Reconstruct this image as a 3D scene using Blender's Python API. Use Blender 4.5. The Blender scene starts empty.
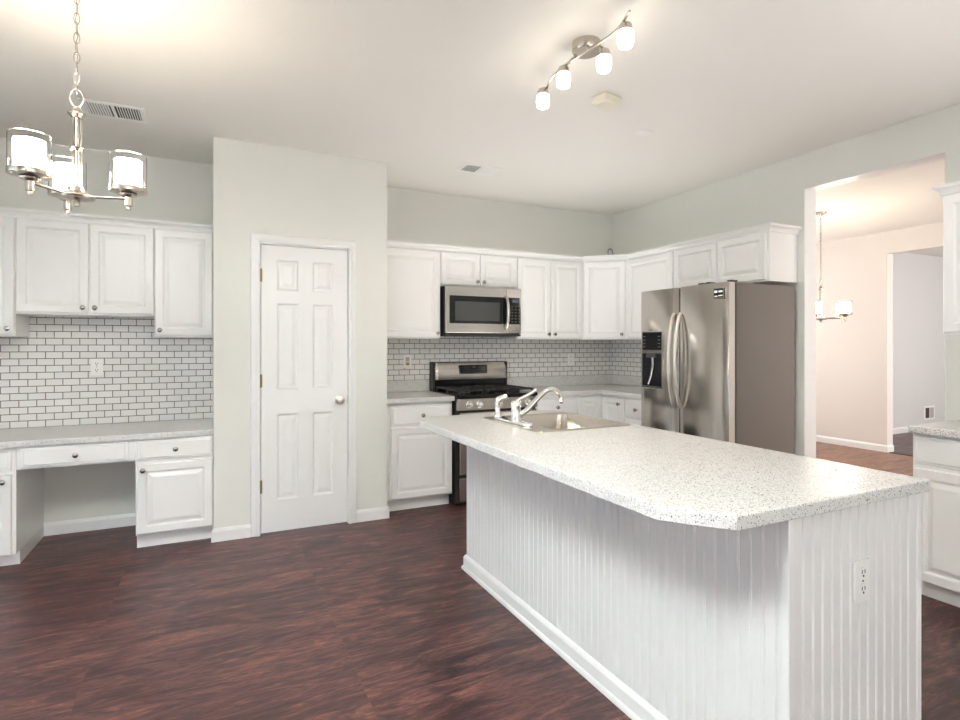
import bpy, bmesh, math, random
from mathutils import Vector, Matrix
C = bpy.context.scene.collection
PI = math.pi
random.seed(4)

# ---------------------------------------------------------------- camera, world, lights, exposure
cam_d = bpy.data.cameras.new('camera'); cam = bpy.data.objects.new('camera', cam_d); C.objects.link(cam)
cam_d.sensor_width = 36.0; cam_d.lens = 21.195
cam_d.shift_x = -0.00887; cam_d.shift_y = -0.01541
cam_d.clip_start = 0.02
cam.location = (0, 0, 1.334); cam.rotation_euler = (PI/2, 0, -0.4574)
bpy.context.scene.camera = cam
bpy.context.scene.cycles.diffuse_bounces = 8; bpy.context.scene.cycles.sample_clamp_indirect = 0.0

world = bpy.data.worlds.new('world'); bpy.context.scene.world = world
world.use_nodes = True
bg = world.node_tree.nodes['Background']
bg.inputs['Color'].default_value = (0.86, 0.93, 1.0, 1); bg.inputs['Strength'].default_value = 0.5

def area(name, loc, rot, sx, sy, power, col):
    d = bpy.data.lights.new(name, 'AREA'); d.shape = 'RECTANGLE'; d.size = sx; d.size_y = sy
    d.energy = power; d.color = col
    o = bpy.data.objects.new(name, d); C.objects.link(o); o.location = loc; o.rotation_euler = rot
    return o
# daylight coming in at the room's own windows (behind and to the left of the camera, and in the dining room)
area('daylight_patio_door', (-2.70, 1.75, 1.20), (0, -PI/2, 0), 2.0, 2.3, 9, (0.66, 0.82, 1.0))
area('daylight_rear_window', (1.0, -1.72, 1.55), (PI/2, 0, 0), 2.9, 1.5, 14, (1.0, 0.98, 0.95))
area('daylight_dining_window', (5.8, -0.95, 1.5), (PI/2, 0, 0), 2.4, 1.9, 34, (1.0, 0.94, 0.89))
area('daylight_dining_window', (5.8, 6.05, 1.5), (-PI/2, 0, 0), 2.4, 1.9, 22, (1.0, 0.95, 0.90))
area('daylight_hall_window', (9.2, 1.02, 1.5), (PI/2, 0, 0), 1.6, 1.6, 42, (1.0, 0.96, 0.92))
# the photographer's flashgun bounced off the ceiling, plus two added fill spots from low down
def bounce_spot(name, loc, rot, power, col, cone=150, soft=0.08):
    d = bpy.data.lights.new(name, 'SPOT'); d.energy = power; d.spot_size = math.radians(cone); d.spot_blend = 1.0; d.shadow_soft_size = soft; d.color = col
    o = bpy.data.objects.new(name, d); C.objects.link(o); o.location = loc; o.rotation_euler = rot
bounce_spot('bounced_flash_and_fill', (-0.70, 0.80, 2.05), (PI, 0, 0), 960, (0.88, 0.96, 1.0), 88)
bounce_spot('bounced_flash_and_fill', (2.75, 0.25, 0.80), (PI, 0, 0), 40, (1.0, 0.99, 0.97))  # added spot, brightens the right wall and ceiling
bounce_spot('bounced_flash_and_fill', (2.40, 3.75, 0.70), (PI, 0, 0), 40, (1.0, 0.98, 0.94), 150, 0.55)  # added spot behind the island, evens the light over the far kitchen

vs = bpy.context.scene.view_settings
vs.view_transform = 'Standard'; vs.look = 'None'; vs.gamma = 1.0; vs.use_curve_mapping = False
vs.exposure = 1.15

# ---------------------------------------------------------------- materials
def mat(name, col, rough=0.5, metal=0.0, spec=None, emit=None, es=0.0, trans=0.0, coat=0.0):
    m = bpy.data.materials.new(name); m.use_nodes = True
    b = m.node_tree.nodes['Principled BSDF']
    b.inputs['Base Color'].default_value = (*col, 1); b.inputs['Roughness'].default_value = rough
    b.inputs['Metallic'].default_value = metal
    if spec is not None: b.inputs['Specular IOR Level'].default_value = spec
    if emit: b.inputs['Emission Color'].default_value = (*emit, 1); b.inputs['Emission Strength'].default_value = es
    if trans: b.inputs['Transmission Weight'].default_value = trans
    if coat: b.inputs['Coat Weight'].default_value = coat
    return m
def N(m, t, **kw):
    n = m.node_tree.nodes.new(t)
    for k, v in kw.items(): setattr(n, k, v)
    return n
def L(m, a, b): m.node_tree.links.new(a, b)
def coords(m, sx=1, sy=1, sz=1, order='XYZ'):
    tc = N(m, 'ShaderNodeTexCoord'); mp = N(m, 'ShaderNodeMapping')
    mp.inputs['Scale'].default_value = (sx, sy, sz)
    src = tc.outputs['Object']
    if order != 'XYZ':
        s = N(m, 'ShaderNodeSeparateXYZ'); c = N(m, 'ShaderNodeCombineXYZ'); L(m, src, s.inputs[0])
        for i, ch in enumerate(order): L(m, s.outputs[ch], c.inputs[i])
        src = c.outputs[0]
    L(m, src, mp.inputs['Vector'])
    return mp.outputs['Vector']
def ramp(m, fac, stops):
    r = N(m, 'ShaderNodeValToRGB'); e = r.color_ramp.elements
    while len(e) < len(stops): e.new(0.5)
    for el, (p, c) in zip(e, stops): el.position = p; el.color = (*c, 1)
    L(m, fac, r.inputs['Fac']); return r.outputs['Color']
def mix(m, fac, a, b, mode='MIX'):
    n = N(m, 'ShaderNodeMix', data_type='RGBA', blend_type=mode)
    for s, v in ((n.inputs[0], fac), (n.inputs[6], a), (n.inputs[7], b)):
        if isinstance(v, (int, float)): s.default_value = v
        elif isinstance(v, tuple): s.default_value = (*v, 1)
        else: L(m, v, s)
    return n.outputs[2]
def bump(m, h, strength=0.1, dist=0.01):
    b = N(m, 'ShaderNodeBump'); b.inputs['Strength'].default_value = strength; b.inputs['Distance'].default_value = dist
    L(m, h, b.inputs['Height']); L(m, b.outputs[0], m.node_tree.nodes['Principled BSDF'].inputs['Normal'])
def bsdf(m): return m.node_tree.nodes['Principled BSDF']

def painted(name, col, rough, amp=0.03, scale=180):
    m = mat(name, col, rough)
    n = N(m, 'ShaderNodeTexNoise'); n.inputs['Scale'].default_value = scale
    L(m, coords(m), n.inputs['Vector']); bump(m, n.outputs['Fac'], amp, 0.002)
    return m
M = {}
M['wall'] = painted('wall_paint', (0.75, 0.75, 0.705), 0.7, 0.05)
M['dining_wall'] = painted('dining_paint', (0.74, 0.70, 0.66), 0.7, 0.05)
M['hall_wall'] = painted('hall_paint', (0.66, 0.66, 0.66), 0.7, 0.05)
M['ceiling'] = painted('ceiling_paint', (0.80, 0.785, 0.745), 0.85, 0.06, 120)
M['cabinet'] = painted('cabinet_white', (0.85, 0.845, 0.83), 0.28, 0.01)
M['trim'] = painted('trim_white', (0.83, 0.83, 0.82), 0.3, 0.01)
M['bead'] = painted('beadboard_white', (0.80, 0.80, 0.79), 0.38, 0.01)
M['nickel'] = mat('brushed_nickel', (0.56, 0.505, 0.44), 0.24, 1)
M['knob'] = mat('satin_nickel', (0.40, 0.38, 0.36), 0.16, 1)
M['chrome'] = mat('chrome', (0.90, 0.90, 0.89), 0.12, 1)
M['brass'] = mat('brass', (0.33, 0.25, 0.13), 0.35, 1)
M['handle_steel'] = mat('handle_steel', (0.66, 0.62, 0.57), 0.28, 1)
M['black'] = mat('black_gloss', (0.010, 0.010, 0.011), 0.14, spec=0.3)
M['blackmatte'] = mat('black_iron', (0.018, 0.017, 0.016), 0.5)
M['darkplastic'] = mat('dark_plastic', (0.05, 0.05, 0.055), 0.35)
M['white_plastic'] = mat('white_plastic', (0.84, 0.84, 0.82), 0.35)
M['slot'] = mat('slot_dark', (0.06, 0.055, 0.05), 0.6)
M['cream'] = mat('cream_plastic', (0.80, 0.765, 0.64), 0.45)
M['yellow'] = mat('yellow_tape', (0.50, 0.38, 0.07), 0.5)
M['greybox'] = mat('fridge_side', (0.185, 0.158, 0.138), 0.45)
M['door_edge'] = mat('fridge_door_edge', (0.66, 0.62, 0.57), 0.4, 0.3)
M['gasket'] = mat('gasket', (0.06, 0.055, 0.06), 0.6)
M['darkglass'] = mat('oven_glass', (0.008, 0.009, 0.009), 0.08, spec=0.35)
M['win_mesh'] = mat('oven_window', (0.05, 0.05, 0.047), 0.10, spec=0.6)
M['display'] = mat('display', (0.05, 0.06, 0.09), 0.2, emit=(0.45, 0.55, 1.0), es=0.02)
M['mark'] = mat('panel_marks', (0.14, 0.14, 0.145), 0.4)
M['redmark'] = mat('panel_red_mark', (0.5, 0.05, 0.05), 0.4)
M['shade'] = mat('frosted_glass_lit', (0.9, 0.88, 0.84), 0.5, emit=(1.0, 0.90, 0.76), es=7)
M['bulb_shade'] = mat('frosted_cylinder_lit', (0.9, 0.88, 0.84), 0.5, emit=(1.0, 0.91, 0.78), es=14)
M['glass'] = mat('clear_glass', (0.97, 0.97, 0.97), 0.03, trans=1.0); bsdf(M['glass']).inputs['IOR'].default_value = 1.18
M['filter'] = mat('dark_duct_shade', (0.05, 0.045, 0.04), 0.8)
M['cord'] = mat('cord_grey', (0.30, 0.29, 0.28), 0.3)
M['window_glass'] = mat('window_glass', (1, 1, 1), 0.0, trans=1.0); bsdf(M['window_glass']).inputs['IOR'].default_value = 1.02
M['void'] = mat('shadow_gap', (0.02, 0.02, 0.02), 0.8)

def steel(name, order, col=(0.50, 0.475, 0.44), rough=0.17):
    m = mat(name, col, rough, 1)
    sc = {'V': (220, 220, 2.0), 'H': (2.0, 220, 220)}[order]
    n = N(m, 'ShaderNodeTexNoise'); n.inputs['Scale'].default_value = 1.0; n.inputs['Detail'].default_value = 2
    L(m, coords(m, *sc), n.inputs['Vector']); bump(m, n.outputs['Fac'], 0.035, 0.0006)
    return m
M['steelV'] = steel('stainless_vertical', 'V'); M['steelH'] = steel('stainless_horizontal', 'H', (0.54, 0.51, 0.47), 0.22)
M['sink'] = steel('stainless_sink', 'H', (0.62, 0.57, 0.50), 0.24)

def counter(name):
    m = mat(name, (0.6, 0.6, 0.6), 0.22); b = bsdf(m); v = coords(m)
    n = N(m, 'ShaderNodeTexNoise'); n.inputs['Scale'].default_value = 260; n.inputs['Detail'].default_value = 4; L(m, v, n.inputs['Vector'])
    base = ramp(m, n.outputs['Fac'], [(0.32, (0.56, 0.555, 0.545)), (0.50, (0.68, 0.675, 0.66)), (0.66, (0.77, 0.765, 0.75))])
    col = base
    for sc, thr, c in ((230, 0.885, (0.035, 0.03, 0.03)), (300, 0.87, (0.25, 0.23, 0.21)), (280, 0.86, (0.88, 0.87, 0.85))):
        vo = N(m, 'ShaderNodeTexVoronoi'); vo.inputs['Scale'].default_value = sc; L(m, v, vo.inputs['Vector'])
        s = N(m, 'ShaderNodeSeparateColor'); L(m, vo.outputs['Color'], s.inputs[0])
        g = N(m, 'ShaderNodeMath', operation='GREATER_THAN'); L(m, s.outputs[0], g.inputs[0]); g.inputs[1].default_value = thr
        l = N(m, 'ShaderNodeMath', operation='LESS_THAN'); L(m, vo.outputs['Distance'], l.inputs[0]); l.inputs[1].default_value = 0.42
        k = N(m, 'ShaderNodeMath', operation='MULTIPLY'); L(m, g.outputs[0], k.inputs[0]); L(m, l.outputs[0], k.inputs[1])
        col = mix(m, k.outputs[0], col, c)
    L(m, col, b.inputs['Base Color'])
    return m
M['counter'] = counter('speckled_laminate')

def tile(name, order, offx=0.0, offz=0.0):
    m = mat(name, (0.8, 0.8, 0.8), 0.1); b = bsdf(m)
    v = coords(m, order=order); v.node.inputs['Location'].default_value = (offx, offz, 0)
    br = N(m, 'ShaderNodeTexBrick'); br.offset = 0.5
    for k, val in (('Scale', 1.0), ('Brick Width', 0.0985), ('Row Height', 0.0477), ('Mortar Size', 0.0027), ('Mortar Smooth', 0.15), ('Bias', 0.0)):
        br.inputs[k].default_value = val
    br.inputs['Color1'].default_value = (0.80, 0.79, 0.77, 1); br.inputs['Color2'].default_value = (0.75, 0.74, 0.725, 1)
    br.inputs['Mortar'].default_value = (0.13, 0.12, 0.115, 1)
    L(m, v, br.inputs['Vector']); L(m, br.outputs['Color'], b.inputs['Base Color'])
    r = N(m, 'ShaderNodeMapRange'); L(m, br.outputs['Fac'], r.inputs[0]); r.inputs[3].default_value = 0.09; r.inputs[4].default_value = 0.75
    L(m, r.outputs[0], b.inputs['Roughness'])
    inv = N(m, 'ShaderNodeMath', operation='SUBTRACT'); inv.inputs[0].default_value = 1; L(m, br.outputs['Fac'], inv.inputs[1])
    bump(m, inv.outputs[0], 0.5, 0.0015)
    return m
M['tileX'] = tile('subway_tile', 'XZY'); M['tileK'] = tile('subway_tile_kitchen', 'XZY', 0.0, -0.0143); M['tileY'] = tile('subway_tile_side', 'YZX', 0.0, -0.0143)

FLOOR_X = 0.455
def floor_mat(name='dark_wood_laminate', tones=((0.027, 0.0135, 0.016), (0.072, 0.031, 0.031), (0.128, 0.053, 0.046), (0.24, 0.105, 0.078))):
    m = mat(name, (0.08, 0.04, 0.03), 0.3, spec=0.5); b = bsdf(m)
    v = coords(m); v.node.inputs['Location'].default_value = (FLOOR_X, 0.05, 0)
    br = N(m, 'ShaderNodeTexBrick'); br.offset = 0.0
    for k, val in (('Scale', 1.0), ('Brick Width', 0.99), ('Row Height', 0.195), ('Mortar Size', 0.0006), ('Mortar Smooth', 0.3), ('Bias', 0.0)):
        br.inputs[k].default_value = val
    br.inputs['Color1'].default_value = (0.0, 0.0, 0.0, 1); br.inputs['Color2'].default_value = (1, 1, 1, 1); br.inputs['Mortar'].default_value = (0.5, 0.5, 0.5, 1)
    L(m, v, br.inputs['Vector'])
    # each plank slides the grain a little so it does not run through
    off = N(m, 'ShaderNodeVectorMath', operation='MULTIPLY'); L(m, br.outputs['Color'], off.inputs[0]); off.inputs[1].default_value = (0.10, 0.02, 0.9)
    ad = N(m, 'ShaderNodeVectorMath', operation='ADD'); L(m, v, ad.inputs[0]); L(m, off.outputs[0], ad.inputs[1])
    def noise(sx, sy, detail, dist, rough=0.6):
        mp = N(m, 'ShaderNodeMapping'); mp.inputs['Scale'].default_value = (sx, sy, 1); L(m, ad.outputs[0], mp.inputs['Vector'])
        n = N(m, 'ShaderNodeTexNoise'); n.inputs['Scale'].default_value = 1; n.inputs['Detail'].default_value = detail
        n.inputs['Distortion'].default_value = dist; n.inputs['Roughness'].default_value = rough; L(m, mp.outputs[0], n.inputs['Vector'])
        return n.outputs['Fac']
    big = noise(2.6, 13.0, 6, 1.6, 0.68); fine = noise(13.0, 85, 6, 0.8, 0.78); blot = noise(1.5, 4.0, 4, 1.2)
    c1 = ramp(m, big, list(zip((0.34, 0.45, 0.55, 0.68), tones)))
    f = ramp(m, fine, [(0.34, (0.25, 0.25, 0.27)), (0.48, (0.88, 0.88, 0.90)), (0.66, (1.85, 1.8, 1.78))])
    c2 = mix(m, 0.85, c1, f, 'MULTIPLY')
    bl = ramp(m, blot, [(0.34, (0.42, 0.40, 0.42)), (0.50, (1, 1, 1)), (0.7, (1.22, 1.18, 1.12))])
    c3 = mix(m, 0.8, c2, bl, 'MULTIPLY')
    sm = N(m, 'ShaderNodeMath', operation='MULTIPLY'); L(m, br.outputs['Fac'], sm.inputs[0]); sm.inputs[1].default_value = 0.5
    c4 = mix(m, sm.outputs[0], c3, (0.17, 0.10, 0.085))
    L(m, c4, b.inputs['Base Color'])
    rr = N(m, 'ShaderNodeMapRange'); L(m, fine, rr.inputs[0]); rr.inputs[3].default_value = 0.30; rr.inputs[4].default_value = 0.46
    L(m, rr.outputs[0], b.inputs['Roughness'])
    bump(m, fine, 0.12, 0.002)
    return m
M['floor'] = floor_mat()
M['dining_floor'] = floor_mat('dining_laminate', ((0.12, 0.052, 0.03), (0.20, 0.092, 0.055), (0.27, 0.13, 0.08), (0.35, 0.18, 0.115)))  # same laminate pattern in lighter, more orange tones

# ---------------------------------------------------------------- mesh builder
class MB:
    def __init__(s): s.bm = bmesh.new()
    def quad(s, pts):
        return s.bm.faces.new([s.bm.verts.new(p) for p in pts])
    def box(s, x0, x1, y0, y1, z0, z1, bev=0.0, seg=2):
        if x1 < x0: x0, x1 = x1, x0
        if y1 < y0: y0, y1 = y1, y0
        if z1 < z0: z0, z1 = z1, z0
        r = bmesh.ops.create_cube(s.bm, size=1.0, matrix=Matrix.Translation(((x0+x1)/2, (y0+y1)/2, (z0+z1)/2)) @ Matrix.Diagonal((x1-x0, y1-y0, z1-z0, 1)))
        if bev > 0:
            es = list({e for v in r['verts'] for e in v.link_edges})
            bmesh.ops.bevel(s.bm, geom=es, offset=bev, segments=seg, profile=0.5, affect='EDGES')
        return s
    def cyl(s, p0, p1, r0, r1=None, n=24, caps=True):
        p0, p1 = Vector(p0), Vector(p1); d = p1-p0
        if r1 is None: r1 = r0
        q = d.to_track_quat('Z', 'Y').to_matrix().to_4x4()
        bmesh.ops.create_cone(s.bm, cap_ends=caps, segments=n, radius1=r0, radius2=r1, depth=d.length, matrix=Matrix.Translation((p0+p1)/2) @ q)
        return s
    def lathe(s, prof, o=(0, 0, 0), axis=(0, 0, 1), n=28, closed=False):
        q = Vector(axis).to_track_quat('Z', 'Y'); o = Vector(o); rings = []
        for r, h in prof:
            if r < 1e-6: rings.append([s.bm.verts.new(o + q @ Vector((0, 0, h)))])
            else: rings.append([s.bm.verts.new(o + q @ Vector((r*math.cos(2*PI*i/n), r*math.sin(2*PI*i/n), h))) for i in range(n)])
        pairs = list(zip(rings, rings[1:]))
        if closed: pairs.append((rings[-1], rings[0]))
        for a, b in pairs:
            for i in range(n):
                j = (i+1) % n
                if len(a) == 1 and len(b) == 1: continue
                if len(a) == 1: s.bm.faces.new((a[0], b[j], b[i]))
                elif len(b) == 1: s.bm.faces.new((a[i], a[j], b[0]))
                else: s.bm.faces.new((a[i], a[j], b[j], b[i]))
        return s
    def tube(s, pts, r, n=10, closed=False, flat=1.0):
        pts = [Vector(p) for p in pts]; m = len(pts); rr = r if isinstance(r, (list, tuple)) else [r]*m
        rings = []; up = None
        for i, p in enumerate(pts):
            if closed: t = (pts[(i+1) % m]-pts[i-1]).normalized()
            else: t = (pts[min(i+1, m-1)]-pts[max(i-1, 0)]).normalized()
            if up is None:
                up = Vector((0, 0, 1)) if abs(t.z) < 0.9 else Vector((1, 0, 0))
            u = (up - t*up.dot(t)).normalized(); up = u; w = t.cross(u)
            rings.append([s.bm.verts.new(p + u*(rr[i]*math.cos(2*PI*k/n)) + w*(rr[i]*flat*math.sin(2*PI*k/n))) for k in range(n)])
        for i in range(m if closed else m-1):
            a, b = rings[i], rings[(i+1) % m]
            for k in range(n): s.bm.faces.new((a[k], a[(k+1) % n], b[(k+1) % n], b[k]))
        if not closed:
            s.bm.faces.new(rings[0][::-1]); s.bm.faces.new(rings[-1])
        return s
    def prism(s, poly, z0, z1, bev=0.0, hole=None):
        """vertical prism over a CCW polygon, eased top and bottom edges, optional inner hole"""
        def inset(p, d):
            n = len(p); out = []
            for i in range(n):
                a, b, c = Vector(p[i-1]), Vector(p[i]), Vector(p[(i+1) % n])
                e1, e2 = (b-a).normalized(), (c-b).normalized()
                n1, n2 = Vector((-e1.y, e1.x)), Vector((-e2.y, e2.x))
                m = (n1+n2).normalized(); out.append(tuple(b + m*(d/max(m.dot(n1), 0.2))))
            return out
        rings = []
        lv = [(0, z0), (0, z1)] if bev == 0 else [(bev*0.4, z0), (0, z0+bev*0.4), (0, z1-bev), (bev*0.3, z1-bev*0.3), (bev, z1)]
        for d, z in lv:
            q = inset(poly, d) if d else poly
            rings.append([s.bm.verts.new((x, y, z)) for x, y in q])
        n = len(poly)
        for a, b in zip(rings, rings[1:]):
            for i in range(n): s.bm.faces.new((a[i], a[(i+1) % n], b[(i+1) % n], b[i]))
        if not hole:
            s.bm.faces.new(rings[-1]); s.bm.faces.new(rings[0][::-1])
        else:
            ht = [s.bm.verts.new((x, y, z1)) for x, y in hole]; hb = [s.bm.verts.new((x, y, z0)) for x, y in hole]
            k = len(hole)
            for i in range(k): s.bm.faces.new((ht[i], ht[(i+1) % k], hb[(i+1) % k], hb[i]))
            for o_, h_ in ((rings[-1], ht), (rings[0], hb)):
                es = []
                for ring in (o_, h_):
                    for i in range(len(ring)):
                        e = s.bm.edges.get((ring[i], ring[(i+1) % len(ring)])) or s.bm.edges.new((ring[i], ring[(i+1) % len(ring)]))
                        es.append(e)
                bmesh.ops.triangle_fill(s.bm, edges=es, use_beauty=True)
        return s
    def sweep(s, path, prof):
        """sweep a closed (offset, z) profile along a plan path; offset is to the right of travel"""
        n = len(path); rings = []
        for i in range(n):
            p = Vector(path[i])
            d1 = (p-Vector(path[i-1])).normalized() if i else None
            d2 = (Vector(path[i+1])-p).normalized() if i < n-1 else None
            d1 = d1 or d2; d2 = d2 or d1
            n1, n2 = Vector((d1.y, -d1.x)), Vector((d2.y, -d2.x))
            m = (n1+n2).normalized(); k = 1/max(m.dot(n1), 0.2)
            rings.append([s.bm.verts.new((p.x+m.x*o*k, p.y+m.y*o*k, z)) for o, z in prof])
        q = len(prof)
        for a, b in zip(rings, rings[1:]):
            for i in range(q): s.bm.faces.new((a[i], a[(i+1) % q], b[(i+1) % q], b[i]))
        s.bm.faces.new(rings[0]); s.bm.faces.new(rings[-1][::-1])
        return s
    def loops(s, x0, x1, z0, z1, steps):
        """nested rectangles on an XZ face looking to -Y: steps = [(inset, y), ...], last one filled"""
        prev = None
        for d, y in steps:
            r = [s.bm.verts.new(p) for p in ((x0+d, y, z0+d), (x1-d, y, z0+d), (x1-d, y, z1-d), (x0+d, y, z1-d))]
            if prev:
                for i in range(4): s.bm.faces.new((prev[i], prev[(i+1) % 4], r[(i+1) % 4], r[i]))
            prev = r
        s.bm.faces.new(prev)
        return s
    def build(s, name, m, parent=None, smooth=None, loc=None):
        bmesh.ops.recalc_face_normals(s.bm, faces=s.bm.faces)
        me = bpy.data.meshes.new(name); s.bm.to_mesh(me); s.bm.free()
        me.materials.append(m if not isinstance(m, str) else M[m])
        if smooth:
            for p in me.polygons: p.use_smooth = True
            me.set_sharp_from_angle(angle=math.radians(smooth))
        o = bpy.data.objects.new(name, me); C.objects.link(o)
        if parent: o.parent = parent
        if loc: o.location = loc
        return o
def tag(o, label, cat, group=None):
    o['label'] = label; o['category'] = cat
    if group: o['group'] = group
    return o
def thing(name, label, cat, loc=(0, 0, 0), rz=0.0, group=None):
    o = bpy.data.objects.new(name, None); o.empty_display_size = 0.05; C.objects.link(o)
    o.location = loc; o.rotation_euler = (0, 0, rz)
    return tag(o, label, cat, group)
def struct(o): o['kind'] = 'structure'; return o
def copy_tree(o, parent=None):
    c = o.copy(); C.objects.link(c)
    if parent: c.parent = parent
    for ch in list(o.children): copy_tree(ch, c)
    return c

# ---------------------------------------------------------------- room dimensions (metres; camera stands over the origin)
ZC = 2.749
YP = 4.265                     # pantry front wall
XPL, XPR = 0.019, 1.226        # pantry box sides
YB = 4.938                     # kitchen back wall
YD = 4.925                     # wall over the desk
XR = 3.936; WT = 0.128         # right wall and its thickness
XL = -2.60; YR = -1.60         # left wall, rear wall
OY0, OY1, OT = 2.716, 1.821, 2.49   # opening to the dining room
XD = 7.545                     # far wall of the dining room

b = MB(); b.quad([(-2.9, -1.9, 0), (12, -1.9, 0), (12, 6.4, 0), (-2.9, 6.4, 0)]); b.box(-2.9, 12, -1.9, 6.4, -0.12, -0.001)
struct(b.build('floor', 'floor'))
b = MB(); b.box(XR+WT, XD, -1.0, 6.1, 0.0, 0.002); struct(b.build('floor_dining', 'dining_floor'))
b = MB(); b.box(-2.9, 12, -1.9, 6.4, ZC, ZC+0.1); struct(b.build('ceiling', 'ceiling'))
b = MB(); b.box(XPR-0.05, XR+WT, YB, YB+0.12, 0, ZC); struct(b.build('wall_back', 'wall'))
b = MB(); b.box(XL-0.12, XPL+0.05, YD, YD+0.12, 0, ZC); struct(b.build('wall_desk', 'wall'))
# right wall with the opening
b = MB(); b.box(XR, XR+WT, OY0, YB+0.12, 0, ZC); b.box(XR, XR+WT, YR-0.12, OY1, 0, ZC); b.box(XR, XR+WT, OY1, OY0, OT, ZC)
struct(b.build('wall_right', 'wall'))
b = MB(); b.box(XR-0.001, XR+WT+0.002, OY0-0.004, OY0, 0, OT); b.box(XR-0.001, XR+WT+0.002, OY1, OY1+0.004, 0, OT); b.box(XR-0.001, XR+WT+0.002, OY1, OY0, OT-0.004, OT)
struct(b.build('trim_1', 'trim'))
# pantry box: front wall with a door opening, two side walls
DX0, DX1, DZ = 0.3195, 0.9221, 2.044
b = MB(); T = 0.115
b.box(XPL, DX0-0.02, YP, YP+T, 0, ZC); b.box(DX1+0.02, XPR, YP, YP+T, 0, ZC); b.box(DX0-0.02, DX1+0.02, YP, YP+T, DZ+0.02, ZC)
b.box(XPL, XPL+T, YP+T, YB+0.05, 0, ZC); b.box(XPR-T, XPR, YP+T, YB+0.05, 0, ZC)
struct(b.build('wall_pantry', 'wall'))
# rear wall with a wide window, left wall with a patio door (both out of view, they let the daylight in)
b = MB()
b.box(XL-0.12, -0.5, YR-0.12, YR, 0, ZC); b.box(2.5, XR, YR-0.12, YR, 0, ZC); b.box(-0.5, 2.5, YR-0.12, YR, 0, 0.75); b.box(-0.5, 2.5, YR-0.12, YR, 2.35, ZC)
struct(b.build('wall_rear', 'wall'))
b = MB()
b.box(XL-0.12, XL, YR, 0.55, 0, ZC); b.box(XL-0.12, XL, 2.95, YD, 0, ZC); b.box(XL-0.12, XL, 0.55, 2.95, 2.25, ZC)
struct(b.build('wall_left', 'wall'))
def window(name, w, h, loc, rz, cols):
    e = bpy.data.objects.new(name, None); C.objects.link(e); e.location = loc; e.rotation_euler = (0, 0, rz); struct(e)
    f = MB(); t = 0.05
    f.box(0, w, -0.04, 0.04, 0, t); f.box(0, w, -0.04, 0.04, h-t, h)
    for i in range(cols+1):
        x = i*(w-t)/cols; f.box(x, x+t, -0.04, 0.04, t, h-t)
    f.build('window_frame', 'trim', e)
    g = MB(); g.box(t, w-t, -0.003, 0.003, t, h-t); g.build('window_pane', 'window_glass', e)
window('window_1', 3.0, 1.6, (-0.5, YR-0.06, 0.75), 0, 3)
window('window_2', 2.4, 2.25, (XL-0.06, 0.55, 0), PI/2, 2)

# dining room and hall beyond the opening
b = MB()
b.box(XD, XD+0.125, 4.115, 6.2, 0, ZC); b.box(XD, XD+0.125, -1.1, 2.6, 0, ZC); b.box(XD, XD+0.125, 2.6, 4.115, 2.475, ZC)
struct(b.build('wall_dining', 'dining_wall'))
b = MB(); b.box(XR+WT, 4.6, 6.1, 6.2, 0, ZC); b.box(7.0, XD+0.1, 6.1, 6.2, 0, ZC); b.box(4.6, 7.0, 6.1, 6.2, 0, 0.5); b.box(4.6, 7.0, 6.1, 6.2, 2.45, ZC); struct(b.build('wall_dining_back', 'dining_wall'))
b = MB(); b.box(XR+WT, 4.6, -1.1, -1.0, 0, ZC); b.box(7.0, XD, -1.1, -1.0, 0, ZC); b.box(4.6, 7.0, -1.1, -1.0, 0, 0.5); b.box(4.6, 7.0, -1.1, -1.0, 2.45, ZC)
struct(b.build('wall_dining_front', 'dining_wall'))
window('window_3', 2.4, 1.95, (4.6, 6.15, 0.5), 0, 2)
window('window_4', 2.4, 1.95, (4.6, -1.05, 0.5), 0, 2)
YH = 4.93
b = MB(); b.box(XD+0.125, 11.9, YH, YH+0.1, 0, ZC); b.box(11.8, 11.9, 0.8, YH, 0, ZC)
struct(b.build('wall_hall', 'hall_wall'))
b = MB(); b.box(XD+0.125, 8.4, 0.9, 1.0, 0, ZC); b.box(10, 11.8, 0.9, 1.0, 0, ZC); b.box(8.4, 10, 0.9, 1.0, 0, 0.7); b.box(8.4, 10, 0.9, 1.0, 2.3, ZC)
struct(b.build('wall_hall_front', 'hall_wall'))

# baseboards: eased-top profile
def baseboard(name, path, h=0.09, t=0.014):
    m = MB(); m.sweep(path, [(0, 0), (t, 0), (t, h-0.022), (t*0.55, h-0.006), (t*0.25, h), (0, h)])
    return struct(m.build(name, 'trim'))
baseboard('baseboard_desk', [(-1.043, YD), (-0.44, YD)])
baseboard('baseboard_pantry_left', [(XPL+0.001, YP+0.06), (XPL, YP), (0.252, YP)])
baseboard('baseboard_pantry_right', [(0.985, YP), (XPR, YP), (XPR, YP+0.11)])
baseboard('baseboard_dining', [(XD, 6.1), (XD, 4.115), (XD+0.125, 4.115)])
baseboard('baseboard_hall', [(XD+0.125, YH), (11.8, YH)])
b = MB(); b.box(XD, XD+0.125, 2.6, 4.095, 0, 0.008, 0.003); struct(b.build('trim_2', mat('threshold_wood', (0.03, 0.012, 0.01), 0.4)))

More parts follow.
